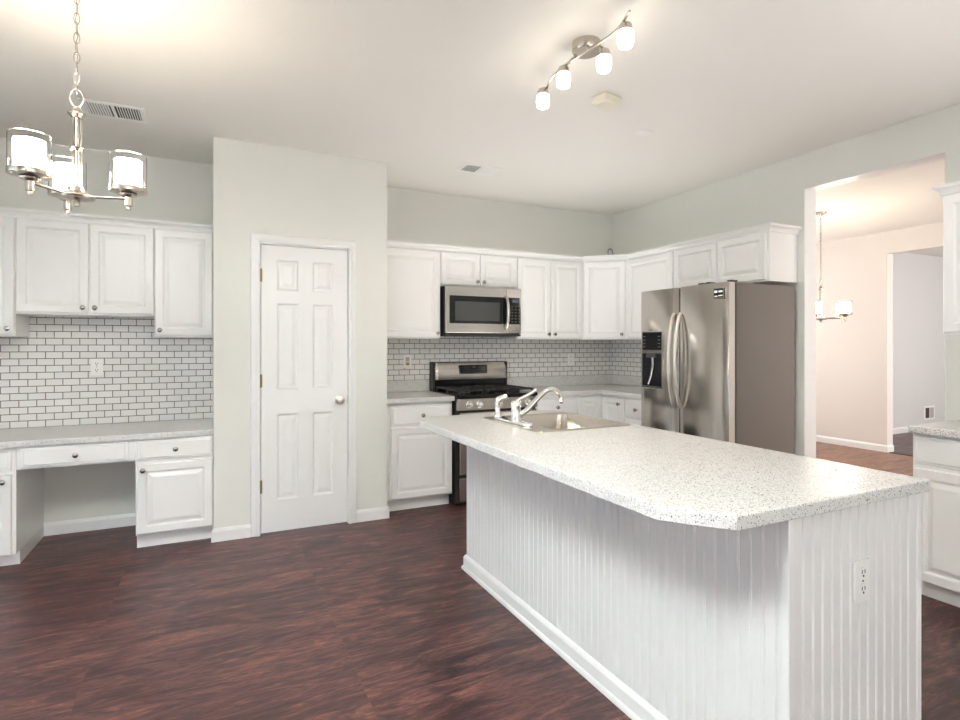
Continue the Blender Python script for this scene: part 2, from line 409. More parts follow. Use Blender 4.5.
# ---------------------------------------------------------------- pantry door
def door_panels(mb, w, h, t, cols, rows, y0=0.0):
    """slab w x h x t whose front (at y=y0-t) carries recessed and raised panels"""
    xs = sorted({0.0, w, *[v for c in cols for v in c]}); zs = sorted({0.0, h, *[v for r in rows for v in r]})
    yf = y0-t
    for i in range(len(xs)-1):
        for j in range(len(zs)-1):
            x0, x1, z0, z1 = xs[i], xs[i+1], zs[j], zs[j+1]
            if any(abs(c[0]-x0) < 1e-6 for c in cols) and any(abs(r[0]-z0) < 1e-6 for r in rows):
                mb.loops(x0, x1, z0, z1, [(0, yf), (0.004, yf+0.002), (0.012, yf+0.010), (0.020, yf+0.010), (0.042, yf+0.003), (0.046, yf+0.002)])
            else: mb.quad([(x0, yf, z0), (x1, yf, z0), (x1, yf, z1), (x0, yf, z1)])
    mb.quad([(0, y0, 0), (w, y0, 0), (w, y0, h), (0, y0, h)])
    mb.quad([(0, yf, 0), (0, y0, 0), (0, y0, h), (0, yf, h)]); mb.quad([(w, yf, 0), (w, y0, 0), (w, y0, h), (w, yf, h)])
    mb.quad([(0, yf, 0), (w, yf, 0), (w, y0, 0), (0, y0, 0)]); mb.quad([(0, yf, h), (w, yf, h), (w, y0, h), (0, y0, h)])
    bmesh.ops.remove_doubles(mb.bm, verts=mb.bm.verts, dist=1e-5)
W = DX1-DX0
e = bpy.data.objects.new('door_1', None); C.objects.link(e); e.location = (DX0, YP+0.036, 0.012); struct(e)
b = MB(); door_panels(b, W, 2.03, 0.035, [(0.105, 0.252), (0.350, 0.497)], [(0.225, 0.833), (1.005, 1.622), (1.711, 1.931)])
b.build('door_panel', 'trim', e)
for z in (1.814, 1.071, 0.327):
    h = MB(); h.box(-0.006, 0.008, -0.0375, -0.0355, z-0.045, z+0.045); h.cyl((-0.002, -0.042, z-0.046), (-0.002, -0.042, z+0.046), 0.0058, n=12)
    h.build('hinge', 'brass', e, 40)
k = MB(); kx, kz = W-0.060, 0.915
k.lathe([(0, -0.004), (0.032, 0), (0.032, 0.006), (0.024, 0.010), (0.012, 0.012), (0.011, 0.028), (0.024, 0.036), (0.029, 0.048), (0.026, 0.060), (0.012, 0.067), (0, 0.068)], (kx, -0.035, kz), (0, -1, 0))
k.build('door_knob', 'handle_steel', e, 45)
b = MB(); b.box(W+0.001, W+0.012, -0.034, -0.020, kz-0.03, kz+0.03); b.build('strike_plate', 'knob', e)
# casing and jamb
b = MB()
J = 0.006
def casing_prof(o): return o
pr = [(0, 0), (0.0, -0.016), (0.014, -0.019), (0.030, -0.014), (0.052, -0.012), (0.060, -0.008), (0.062, 0)]
def casing(mb, x0, x1, z1, flip=1):
    # a mitred three-sided frame: profile offset outward from the opening edge
    ringsets = []
    pts = [((x0, 0), (-1, 0)), ((x0, z1), (-1, 1)), ((x1, z1), (1, 1)), ((x1, 0), (1, 0))]
    for (x, z), (dx, dz) in pts:
        ringsets.append([mb.bm.verts.new((x+dx*o, YP+y, z+dz*o)) for o, y in pr])
    for a, c in zip(ringsets, ringsets[1:]):
        for i in range(len(pr)-1): mb.bm.faces.new((a[i], a[i+1], c[i+1], c[i]))
    mb.bm.faces.new(ringsets[0]); mb.bm.faces.new(ringsets[-1])
casing(b, DX0-0.008, DX1+0.006, DZ+0.010)
b.box(DX0-0.02, DX0-0.004, YP, YP+T, 0, DZ+0.02); b.box(DX1+0.003, DX1+0.02, YP, YP+T, 0, DZ+0.02); b.box(DX0-0.02, DX1+0.02, YP, YP+T, DZ+0.003, DZ+0.02)
b.box(DX0-0.004, DX0+0.01, YP+0.04, YP+0.06, 0, DZ); b.box(DX1-0.01, DX1+0.003, YP+0.04, YP+0.06, 0, DZ); b.box(DX0-0.004, DX1+0.003, YP+0.04, YP+0.06, DZ-0.01, DZ+0.004)
struct(b.build('trim_3', 'trim'))

# ---------------------------------------------------------------- backsplash tile
b = MB(); b.box(-2.3, XPL-0.002, YD-0.008, YD-0.0004, 0.7634, 1.391); b.box(-1.126, -0.354, YD-0.008, YD-0.0004, 1.395, 1.536)
tag(b.build('tile_backsplash', 'tileX'), 'white subway tile backsplash on the wall above the desk counter', 'backsplash')
b = MB(); b.box(XPR+0.002, XR, YB-0.008, YB-0.0004, 0.93, 1.391); b.box(1.806, 2.59, YB-0.008, YB-0.0004, 1.392, 1.45)
tag(b.build('tile_backsplash', 'tileK'), 'white subway tile backsplash behind the range on the kitchen back wall', 'backsplash')
b = MB(); b.box(XR-0.008, XR-0.0004, 3.60, YB-0.008, 0.93, 1.392)
tag(b.build('tile_backsplash', 'tileY'), 'short run of white subway tile on the right wall beside the fridge', 'backsplash')

# ---------------------------------------------------------------- cabinets
def knob_mesh(x, z, y):
    k = MB(); k.lathe([(0, 0), (0.009, 0), (0.007, 0.006), (0.006, 0.014), (0.013, 0.018), (0.0165, 0.024), (0.0150, 0.029), (0.007, 0.032), (0, 0.0325)], (x, y, z), (0, -1, 0), 18)
    return k
TD = 0.020
def panel_door(p, x0, x1, z0, z1, knob=None, name='door', frame=0.056, m='cabinet'):
    d = MB()
    d.loops(x0, x1, z0, z1, [(0, 0), (0, -TD+0.005), (0.0045, -TD), (frame-0.010, -TD), (frame-0.004, -TD+0.003), (frame, -TD+0.009), (frame+0.008, -TD+0.009), (frame+0.030, -TD+0.0015), (frame+0.033, -TD+0.001)])
    d.quad([(x0, 0, z0), (x1, 0, z0), (x1, 0, z1), (x0, 0, z1)])
    bmesh.ops.remove_doubles(d.bm, verts=d.bm.verts, dist=1e-6)
    o = d.build(name, m, p)
    if knob: knob_mesh(knob[0], knob[1], -TD).build('knob', 'knob', o, 50)
    return o
def drawer_front(p, x0, x1, z0, z1, knob=True, name='drawer'):
    d = MB()
    d.loops(x0, x1, z0, z1, [(0, 0), (0, -TD+0.008), (0.004, -TD+0.005), (0.013, -TD+0.004), (0.019, -TD), (0.024, -TD)])
    d.quad([(x0, 0, z0), (x1, 0, z0), (x1, 0, z1), (x0, 0, z1)])
    bmesh.ops.remove_doubles(d.bm, verts=d.bm.verts, dist=1e-6)
    o = d.build(name, 'cabinet', p)
    if knob: knob_mesh((x0+x1)/2, (z0+z1)/2, -TD).build('knob', 'knob', o, 50)
    return o
def upper(label, loc, rz, w, z0, z1, depth, doors, name='wall_cabinet', zd=None, poly=None, group=None):
    """doors: list of (x0, x1, knob side 'L'/'R'/None)"""
    t = thing(name, label, 'cabinet', (loc[0], loc[1], z0), rz, group)
    h = z1-z0
    b = MB()
    if poly: b.prism(poly, 0, h)
    else: b.box(0, w, 0, depth, 0, h, 0.0015, 1)
    b.build('cabinet_body', 'cabinet', t)
    for x0, x1, side in doors:
        kx = None if side is None else ((x0+0.030) if side == 'L' else (x1-0.030))
        panel_door(t, x0, x1, 0.012, (zd or z1-0.013)-z0, (kx, 0.048) if kx else None)
    return t
def base(label, loc, rz, w, h, depth, doors=(), drawers=(), toe=0.10, name='base_cabinet', sides=True, panel_side=None):
    t = thing(name, label, 'cabinet', (loc[0], loc[1], 0), rz)
    b = MB(); b.box(0, w, 0, depth, toe, h, 0.0015, 1)
    b.build('cabinet_body', 'cabinet', t)
    k = MB(); k.box(0.0, w, 0.072, depth, 0, toe); k.build('toe_kick', 'cabinet', t)
    if panel_side is not None:
        s = MB(); x = panel_side; s.box(x, x+0.012, 0.06, depth, 0, toe-0.001); s.build('side_panel', 'cabinet', t)
    for x0, x1, z0, z1, kn in drawers: drawer_front(t, x0, x1, z0, z1, kn)
    for x0, x1, z0, z1, kn in doors: panel_door(t, x0, x1, z0, z1, kn)
    return t
ZU0, ZU1 = 1.392, 2.165
YUF = YB-0.31                  # carcass front of the kitchen wall cabinets
G = 0.0015
# kitchen back wall
upper('tall single-door white wall cabinet left of the microwave', (XPR+0.001, YUF), 0, 0.577, ZU0, ZU1, 0.31, [(0.020, 0.573, 'R')])
upper('short two-door white wall cabinet directly above the microwave', (1.806, YUF), 0, 0.763, 1.855, ZU1, 0.31, [(0.003, 0.376, 'R'), (0.382, 0.759, 'L')])
upper('two-door white wall cabinet just right of the microwave', (2.570, YUF), 0, 0.746, ZU0, ZU1, 0.31, [(0.006, 0.366, 'R'), (0.374, 0.738, 'L')])
# diagonal corner cabinet
A = Vector((3.317, YUF)); B_ = Vector((XR-0.31, 4.309)); dv = B_-A; ang = math.atan2(dv.y, dv.x); wl = dv.length
def loc2(p):
    q = Vector(p)-A; c, s = math.cos(-ang), math.sin(-ang); return (q.x*c-q.y*s, q.x*s+q.y*c)
poly = [loc2(p) for p in ((3.317, YUF), (XR-0.31, 4.309), (XR, 4.309), (XR, YB), (3.317, YB))]
upper('diagonal one-door white wall cabinet set across the kitchen corner', A, ang, wl, ZU0, ZU1, 0.31, [(0.022, wl-0.026, 'R')], poly=poly)
XUF = XR-0.31
upper('single-door white wall cabinet between the corner cabinet and the fridge', (XUF, 4.307), -PI/2, 0.608, ZU0, ZU1, 0.31, [(0.010, 0.602, 'R')])
upper('short two-door white wall cabinet above the refrigerator', (XUF, 3.698), -PI/2, 0.930, 1.80, ZU1, 0.31, [(0.006, 0.468, None), (0.476, 0.908, None)])
# cabinet at the right edge of the picture
upper('white wall cabinet right of the dining room opening, cut by the photo edge', (XUF, 1.690), -PI/2, 0.80, ZU0, ZU1, 0.31, [(0.008, 0.395, 'R'), (0.402, 0.79, 'L')])
# over the desk
YDF = YD-0.31
upper('tall white wall cabinet at the left edge of the photo above the desk', (-1.90, YDF), 0, 0.773, ZU0, ZU1, 0.31, [(0.01, 0.379, 'L'), (0.384, 0.769, 'R')])
upper('short two-door white wall cabinet in the middle above the desk', (-1.126, YDF), 0, 0.772, 1.537, ZU1, 0.31, [(0.006, 0.391, 'R'), (0.399, 0.768, 'L')])
upper('tall one-door white wall cabinet above the desk next to the pantry wall', (-0.353, YDF), 0, 0.370, ZU0, ZU1, 0.31, [(0.005, 0.366, 'L')])
# crown mouldings
CP = [(0.0, 2.158), (0.010, 2.158), (0.010, 2.169), (0.013, 2.172), (0.017, 2.182), (0.030, 2.192), (0.037, 2.195), (0.037, 2.212), (0.0, 2.212)]
CP = [(o_, z_) for o_, z_ in CP]
def crown(label, path):
    m = MB(); m.sweep(path, CP); tag(m.build('crown_molding', 'cabinet'), label, 'molding')
crown('long white crown moulding along the kitchen cabinet tops, turning the corner', [(XPR+0.001, YUF), (3.317, YUF), (XUF, 4.309), (XUF, 2.768), (XR-0.001, 2.768)])
crown('white crown moulding along the cabinets above the desk', [(-1.90, YDF), (XPL-0.001, YDF)])
crown('white crown moulding on the cabinet at the right photo edge', [(XR-0.001, 1.690), (XUF, 1.690), (XUF, 0.89)])

# base cabinets, kitchen
YBF = YB-0.59; HB = 0.874
base('white base cabinet with one drawer and door left of the range', (XPR+0.001, YBF), 0, 0.575, HB, 0.588,
     doors=[(0.050, 0.568, 0.112, 0.672, None)], drawers=[(0.050, 0.568, 0.690, 0.850, True)])
base('white drawer base cabinet right of the range behind the faucet', (2.590, YBF), 0, 0.462, HB, 0.588,
     doors=[(0.008, 0.455, 0.112, 0.672, (0.04, 0.63))], drawers=[(0.008, 0.455, 0.690, 0.850, True)])
# corner base cabinet with an L-shaped folding door
t = thing('corner_base_cabinet', 'white corner base cabinet with a folded pair of doors', 'cabinet', (3.054, YBF, 0))
XBF = XR-0.59
b = MB(); x1, y1 = XBF-3.054, 4.010-YBF
b.prism([(0, 0), (x1, 0), (x1, y1), (XR-3.056, y1), (XR-3.056, 0.588), (0, 0.588)], 0.10, HB); b.build('cabinet_body', 'cabinet', t)
b = MB(); b.prism([(0, 0.07), (x1+0.07, 0.07), (x1+0.07, y1), (XR-3.056, y1), (XR-3.056, 0.588), (0, 0.588)], 0, 0.10); b.build('toe_kick', 'cabinet', t)
panel_door(t, 0.004, x1-0.024, 0.112, 0.850, None)
d = panel_door(t, 0.024, -y1-0.004, 0.112, 0.850, (-y1-0.06, 0.80)); d.location = (x1, 0, 0); d.rotation_euler = (0, 0, -PI/2)
base('white base cabinet with drawers between the corner and the fridge', (XBF, 4.008), -PI/2, 0.338, HB, 0.59,
     drawers=[(0.006, 0.332, 0.690, 0.850, True), (0.006, 0.332, 0.41, 0.675, True), (0.006, 0.332, 0.112, 0.395, True)])
# right edge of the picture
base('white base cabinet right of the dining opening, cut by the photo edge', (XBF, 1.697), -PI/2, 0.90, HB, 0.59,
     doors=[(0.012, 0.45, 0.105, 0.690, (0.41, 0.65)), (0.456, 0.89, 0.105, 0.690, (0.50, 0.65))], drawers=[(0.012, 0.45, 0.712, 0.858, False), (0.456, 0.89, 0.712, 0.858, False)])
# desk
YKF = 4.287; HD = 0.726
base('white desk base cabinet with drawer and door beside the pantry', (-0.4332, YKF), 0, 0.450, HD, YD-YKF,
     doors=[(0.010, 0.446, 0.110, 0.562, (0.042, 0.525))], drawers=[(0.010, 0.446, 0.585, 0.716, True)], toe=0.10)
base('white desk base cabinet at the left edge of the photo', (-1.80, YKF), 0, 0.757, HD, YD-YKF-0.002,
     doors=[(0.006, 0.370, 0.085, 0.562, (0.04, 0.525)), (0.376, 0.738, 0.085, 0.562, (0.70, 0.525))], drawers=[(0.006, 0.370, 0.585, 0.716, True), (0.376, 0.738, 0.585, 0.716, True)], toe=0.085)
t = thing('pencil_drawer_unit', 'wide shallow white pencil drawer under the desk counter over the knee space', 'drawer', (-1.042, YKF, 0))
b = MB(); b.box(0, 0.608, 0, 0.45, 0.585, HD, 0.0015, 1); b.build('drawer_frame', 'cabinet', t)
drawer_front(t, 0.022, 0.570, 0.595, 0.716)

# ---------------------------------------------------------------- countertops
def top(label, poly, z1, th=0.038, hole=None):
    m = MB(); m.prism(poly, z1-th, z1, 0.005, hole); return tag(m.build('countertop', 'counter'), label, 'countertop')
top('grey speckled laminate countertop over the desk', [(-2.2, YKF-0.035), (XPL-0.001, YKF-0.035), (XPL-0.001, YD-0.009), (-2.2, YD-0.009)], 0.7634, 0.036)
t = thing('kitchen_counter', 'short grey speckled countertop left of the range', 'countertop', (0, 0, 0))
m = MB(); m.prism([(XPR+0.001, YB-0.638), (1.806, YB-0.638), (1.806, YB-0.010), (XPR+0.001, YB-0.010)], 0.876, 0.914, 0.005); m.build('worktop', 'counter', t)
m = MB(); m.box(XPR+0.001, 1.806, YB-0.028, YB-0.0085, 0.915, 1.016, 0.003); m.build('upstand', 'counter', t)
t = thing('kitchen_counter', 'L-shaped grey speckled countertop running from the range round the corner to the fridge', 'countertop', (0, 0, 0))
m = MB(); m.prism([(2.588, YB-0.638), (XR-0.638, YB-0.638), (XR-0.638, 3.668), (XR-0.010, 3.668), (XR-0.010, YB-0.010), (2.588, YB-0.010)], 0.876, 0.914, 0.005); m.build('worktop', 'counter', t)
m = MB(); m.box(2.588, XR-0.010, YB-0.028, YB-0.0085, 0.915, 1.016, 0.003); m.box(XR-0.028, XR-0.0085, 3.668, YB-0.029, 0.915, 1.016, 0.003); m.build('upstand', 'counter', t)
top('grey speckled countertop at the right edge of the photo', [(XR-0.650, 0.75), (XR-0.002, 0.75), (XR-0.002, 1.690), (XR-0.650, 1.690)], 0.914)

# ---------------------------------------------------------------- island
BX0, BX1, BY0, BY1 = 1.371, 1.999, 0.989, 3.083
t = thing('kitchen_island', 'white kitchen island clad in beadboard, standing on the dark wood floor', 'island', (0, 0, 0))
def bead(length, z0, z1, pitch=0.0415, th=0.010):
    """beadboard sheet: along local +x, grooves on the -y side"""
    m = MB(); pts = [(0, 0)]; n = int(length/pitch)
    for i in range(1, n+1):
        x = i*pitch
        if x+0.006 > length: break
        pts += [(x-0.0055, 0), (x-0.0045, 0.002), (x-0.0035, 0.002), (x-0.0025, -0.001), (x, -0.0026), (x+0.0025, -0.001), (x+0.0035, 0.002), (x+0.0045, 0.002), (x+0.0055, 0)]
    pts += [(length, 0)]
    poly = pts + [(length, th), (0, th)]
    a = [m.bm.verts.new((x, y, z0)) for x, y in poly]; c = [m.bm.verts.new((x, y, z1)) for x, y in poly]; k = len(poly)
    for i in range(k): m.bm.faces.new((a[i], a[(i+1) % k], c[(i+1) % k], c[i]))
    m.bm.faces.new(c); m.bm.faces.new(a[::-1])
    return m
ZI = 0.875
o = bead(BY1-BY0-0.044, 0.0, ZI).build('long_beadboard_panel', 'bead', t); o.location = (BX0+0.004, BY1-0.022, 0); o.rotation_euler = (0, 0, -PI/2)
o = bead(BX1-BX0-0.044, 0.0, ZI).build('end_beadboard_panel', 'bead', t); o.location = (BX0+0.022, BY0+0.004, 0)
o = bead(BX1-BX0-0.044, 0.0, ZI).build('far_beadboard_panel', 'bead', t); o.location = (BX1-0.022, BY1-0.004, 0); o.rotation_euler = (0, 0, PI)
b = MB(); b.box(BX1-0.03, BX1-0.02, BY0+0.02, BY1-0.02, 0.10, ZI); b.box(BX0+0.02, BX1-0.09, BY0+0.02, BY1-0.02, 0.0, 0.012); b.build('cabinet_back', 'cabinet', t)
for x in (BX0, BX1-0.022):
    for y in (BY0, BY1-0.022):
        b = MB(); b.box(x, x+0.022, y, y+0.022, 0, ZI, 0.002, 1); b.build('corner_trim', 'trim', t)
b = MB(); b.sweep([(BX1, BY1), (BX0, BY1), (BX0, BY0), (BX1, BY0)][::-1], [(0, 0), (-0.024, 0), (-0.024, 0.010), (-0.020, 0.018), (-0.014, 0.022), (-0.014, 0.068), (-0.009, 0.080), (-0.003, 0.086), (0, 0.086)])
b.build('island_baseboard', 'trim', t)
SX0, SX1, SY0, SY1 = 1.405, 1.985, 2.318, 2.950      # sink rim
IX0, IX1, IY0, IY1 = 1.046, 2.0215, 0.977, 3.135
top('large cream speckled island countertop with clipped corners', [(IX0+0.116, IY0), (IX1, IY0), (IX1, IY1), (IX0+0.116, IY1), (IX0, IY1-0.145), (IX0, IY0+0.155)], 0.914,
    hole=[(SX0+0.02, SY0+0.02), (SX1-0.02, SY0+0.02), (SX1-0.02, SY1-0.02), (SX0+0.02, SY1-0.02)])
# sink
def rrect(x0, x1, y0, y1, r, n=5):
    out = []
    for cx, cy, a0 in ((x1-r, y0+r, -PI/2), (x1-r, y1-r, 0), (x0+r, y1-r, PI/2), (x0+r, y0+r, PI)):
        for i in range(n+1): a = a0+PI/2*i/n; out.append((cx+r*math.cos(a), cy+r*math.sin(a)))
    return out
t = thing('kitchen_sink', 'stainless steel drop-in sink set in the island countertop', 'sink', (0, 0, 0))
b = MB(); rings = []
for x0, x1, y0, y1, r, z in ((SX0, SX1, SY0, SY1, 0.03, 0.9145), (SX0+0.003, SX1-0.003, SY0+0.003, SY1-0.003, 0.03, 0.9185), (SX0+0.112, SX1-0.034, SY0+0.034, SY1-0.034, 0.05, 0.9180),
                             (SX0+0.118, SX1-0.040, SY0+0.040, SY1-0.040, 0.05, 0.910), (SX0+0.128, SX1-0.05, SY0+0.05, SY1-0.05, 0.055, 0.755), (SX0+0.15, SX1-0.07, SY0+0.07, SY1-0.07, 0.06, 0.735)):
    rings.append([b.bm.verts.new((x, y, z)) for x, y in rrect(x0, x1, y0, y1, r)])
for a, c in zip(rings, rings[1:]):
    for i in range(len(a)): b.bm.faces.new((a[i], a[(i+1) % len(a)], c[(i+1) % len(a)], c[i]))
b.bm.faces.new(rings[-1])
b.build('basin', 'sink', t, 35)
b = MB(); b.lathe([(0, 0.003), (0.016, 0.001), (0.03, 0.003), (0.042, 0.004), (0.046, 0.001)], (1.74, 2.634, 0.7355)); b.build('drain', 'chrome', t, 40)
# faucet
FX, FY, FZ = 1.462, 2.640, 0.9188
t = thing('kitchen_faucet', 'chrome single-lever kitchen faucet with a high curved spout behind the sink', 'faucet', (FX, FY, FZ))
b = MB(); b.prism(rrect(-0.030, 0.030, -0.150, 0.215, 0.029, 6), 0, 0.013, 0.004); b.build('deck_plate', 'chrome', t, 40)
b = MB(); b.lathe([(0.0, 0.012), (0.030, 0.012), (0.030, 0.022), (0.026, 0.030), (0.025, 0.085), (0.028, 0.092), (0.027, 0.108), (0.018, 0.120), (0, 0.124)]); b.build('faucet_body', 'chrome', t, 40)
def bez(pts, n=24):
    out = []
    for i in range(n+1):
        u = i/n; q = [Vector(p) for p in pts]
        while len(q) > 1: q = [a.lerp(c, u) for a, c in zip(q, q[1:])]
        out.append(q[0])
    return out
sp = bez([(0.018, -0.01, 0.045), (0.08, -0.012, 0.060), (0.14, -0.016, 0.160), (0.222, -0.02, 0.235), (0.272, -0.022, 0.125)])
b = MB(); b.tube(sp, [0.0155-0.004*i/24 for i in range(25)], 14); b.cyl(sp[-1]+Vector((0, 0, 0.006)), sp[-1]+Vector((0.002, 0, -0.022)), 0.0135, n=16); b.build('spout', 'chrome', t, 50)
b = MB(); b.cyl(sp[-1]+Vector((0.002, 0, -0.022)), sp[-1]+Vector((0.002, 0, -0.030)), 0.011, n=16); b.build('aerator', 'darkplastic', t, 50)
b = MB(); b.tube(bez([(0.0, 0, 0.112), (0.02, -0.005, 0.135), (0.055, -0.02, 0.140), (0.105, -0.035, 0.178)], 10), [0.010, 0.0095, 0.009, 0.0085, 0.008, 0.008, 0.008, 0.0082, 0.0085, 0.009, 0.0095], 12, flat=0.8); b.build('lever', 'chrome', t, 50)
t = thing('sink_sprayer', 'chrome side sprayer standing beside the kitchen faucet', 'sprayer', (1.448, 2.825, FZ+0.0))
b = MB(); b.lathe([(0, 0.0135), (0.024, 0.0135), (0.024, 0.019), (0.017, 0.030), (0.0145, 0.034), (0.0145, 0.085), (0.017, 0.092), (0, 0.094)]); b.build('sprayer_holder', 'chrome', t, 40)
b = MB(); b.tube(bez([(0, 0, 0.080), (-0.004, 0, 0.112), (0.008, -0.004, 0.114), (0.050, -0.012, 0.126)], 12), [0.014, 0.015, 0.016, 0.018, 0.020, 0.020, 0.019, 0.018, 0.0175, 0.017, 0.017, 0.0165, 0.016], 14); b.build('spray_head', 'chrome', t, 50)

# ---------------------------------------------------------------- power outlets
def outlet(label, loc, rz=0.0, yellow=False, group=None):
    t = thing('power_outlet', label, 'outlet', loc, rz, group)
    b = MB(); b.box(-0.037, 0.037, -0.0075, 0, -0.060, 0.060, 0.003); b.build('cover_plate', 'white_plastic', t)
    if yellow:
        b = MB(); b.box(-0.018, 0.018, -0.009, -0.005, -0.005, 0.036, 0.002); b.build('switch_body', mat('outlet_grey', (0.42, 0.40, 0.42), 0.4), t)
        b = MB(); b.box(-0.019, 0.019, -0.011, -0.006, -0.040, -0.010, 0.002); b.build('yellow_insert', 'yellow', t)
        b = MB(); b.box(-0.008, 0.010, -0.0118, -0.0108, -0.034, -0.024); b.build('dark_slot', 'slot', t)
        return t
    for z in (-0.024, 0.024):
        b = MB(); b.cyl((0, -0.0065, z), (0, -0.0095, z), 0.0165, n=20); r = b.build('receptacle', 'white_plastic', t, 40)
        s = MB(); s.box(-0.008, -0.005, -0.0102, -0.0094, z-0.002, z+0.009); s.box(0.005, 0.008, -0.0102, -0.0094, z-0.002, z+0.009); s.cyl((0, -0.0094, z-0.009), (0, -0.0102, z-0.009), 0.0035, n=10)
        s.build('slot', 'slot', r)
    s = MB(); s.cyl((0, -0.007, 0), (0, -0.0085, 0), 0.003, n=10); s.build('screw', 'knob', t)
    return t
outlet('white power outlet on the tile above the desk', (-0.736, YD-0.0082, 1.176))
outlet('wall outlet with a yellow insert on the tile left of the range', (1.605, YB-0.0082, 1.19), yellow=True)
outlet('white power outlet on the tile between range and kitchen corner', (3.383, YB-0.0082, 1.187))
outlet('white power outlet on the beadboard end of the island', (1.687, BY0+0.0035, 0.655))

# ---------------------------------------------------------------- microwave
MX0, MX1, MZ0, MZ1 = 1.822, 2.568, 1.430, 1.852
t = thing('microwave', 'stainless over-the-range microwave hung under the short wall cabinet', 'microwave', (MX0, YB-0.405, MZ0))
w, h = MX1-MX0, MZ1-MZ0
b = MB(); b.box(0.002, w-0.002, 0.03, 0.40-0.006, 0.004, h-0.002, 0.002, 1); b.build('microwave_body', 'blackmatte', t)
b = MB(); b.box(0.004, w-0.004, 0.004, 0.39, -0.014, 0.004); b.build('underside_vent', 'blackmatte', t)
b = MB(); b.box(0, 0.590, 0, 0.03, 0.012, h-0.002, 0.005); dr = b.build('microwave_door', 'steelH', t)
b = MB(); b.box(0.592, w, 0, 0.03, 0.012, h-0.002, 0.005); fr = b.build('control_panel', 'steelH', t)
b = MB(); b.box(0.034, 0.589, -0.0025, 0.002, 0.095, h-0.085, 0.001, 1); g = b.build('door_glass', 'darkglass', dr)
b = MB(); b.box(0.085, 0.525, -0.0032, -0.002, 0.118, h-0.135); b.build('viewing_window', 'win_mesh', dr)
b = MB(); b.tube([(0.580, -0.004, 0.055), (0.582, -0.030, 0.075), (0.585, -0.045, 0.13), (0.586, -0.05, 0.20), (0.585, -0.045, 0.27), (0.582, -0.030, 0.325), (0.580, -0.004, 0.345)], 0.013, 12); b.build('handle', M['handle_steel'], dr, 50)
b = MB(); b.box(0.600, w-0.018, -0.0025, 0.002, 0.095, h-0.085, 0.001, 1); b.build('keypad', 'darkglass', fr)
b = MB(); b.box(0.650, 0.715, -0.0035, -0.002, h-0.130, h-0.100); b.build('clock_display', 'display', fr)
b = MB()
for r in range(6):
    for c in range(3): b.box(0.640+c*0.036, 0.658+c*0.036, -0.0032, -0.002, 0.112+r*0.028, 0.121+r*0.028)
b.build('key_marks', mat('key_print', (0.07, 0.07, 0.072), 0.4), fr)

# ---------------------------------------------------------------- gas range
t = thing('gas_range', 'freestanding stainless gas range with black cooktop between the base cabinets', 'range', (1.812, YB-0.665, 0))
w = 0.770; D = 0.640
b = MB(); b.box(0.003, w-0.003, 0.030, D, 0.03, 0.895); b.build('range_body', 'blackmatte', t)
b = MB(); b.box(0.02, w-0.02, 0.07, D-0.03, 0.0, 0.035); b.build('range_base', 'blackmatte', t)
b = MB(); b.box(0.028, w-0.006, 0.0, 0.032, 0.045, 0.235, 0.004); dr = b.build('storage_drawer', 'steelH', t)
b = MB(); b.box(0.028, w-0.006, -0.004, 0.032, 0.262, 0.775, 0.005); dr = b.build('oven_door', 'steelH', t)
b = MB(); b.box(0.105, w-0.085, -0.0065, -0.003, 0.38, 0.69, 0.001, 1); b.build('oven_window', 'darkglass', dr)
b = MB(); b.tube([(0.06, -0.048, 0.735), (w-0.05, -0.048, 0.735)], 0.012, 12); b.cyl((0.09, -0.048, 0.735), (0.09, -0.003, 0.735), 0.009, n=10); b.cyl((w-0.08, -0.048, 0.735), (w-0.08, -0.003, 0.735), 0.009, n=10); b.build('oven_handle', 'chrome', dr, 50)
b = MB(); b.prism([(0.006, 0.04), (0.006, -0.012), (0.03, -0.020), (w-0.03, -0.020), (w-0.004, -0.010), (w-0.004, 0.04)], 0.795, 0.890, 0.004); b.build('control_panel', 'steelH', t)
for x in (0.105, 0.200, 0.385, 0.570, 0.665):
    b = MB(); b.lathe([(0, 0.0), (0.029, 0.0), (0.029, 0.005), (0.024, 0.006), (0.022, 0.026), (0.019, 0.030), (0, 0.031)], (x, -0.020, 0.843), (0, -1, 0), 20); b.box(x-0.004, x+0.004, -0.062, -0.048, 0.823, 0.863, 0.002); b.build('burner_knob', 'chrome', t, 40)
b = MB(); b.box(0.0, w, -0.010, D, 0.893, 0.922, 0.006); b.build('cooktop', 'black', t)
for gx in (0.025, 0.268, 0.511):                              # three continuous grates
    b = MB(); x0, x1, y0, y1, z = gx, gx+0.234, 0.025, D-0.095, 0.958
    for a in (x0+0.006, (x0+x1)/2, x1-0.006): b.box(a-0.006, a+0.006, y0, y1, z-0.012, z, 0.002, 1)
    for y in (y0+0.006, y0+0.13, (y0+y1)/2, y1-0.13, y1-0.006): b.box(x0, x1, y-0.006, y+0.006, z-0.012, z, 0.002, 1)
    for a in (x0+0.008, x1-0.008):
        for y in (y0+0.01, (y0+y1)/2, y1-0.01): b.box(a-0.007, a+0.007, y-0.007, y+0.007, 0.9215, z-0.004)
    b.build('grate', 'blackmatte', t)
for x, y in ((0.142, 0.16), (0.142, 0.41), (0.385, 0.285), (0.628, 0.16), (0.628, 0.41)):
    b = MB(); b.lathe([(0, 0.0), (0.05, 0.0), (0.048, 0.012), (0.036, 0.014), (0.034, 0.022), (0, 0.023)], (x, y, 0.921)); b.build('burner', 'blackmatte', t, 40)
b = MB(); b.box(0.006, w-0.006, D-0.070, D+0.0, 0.92, 1.025, 0.004); b.build('backguard_base', 'black', t)
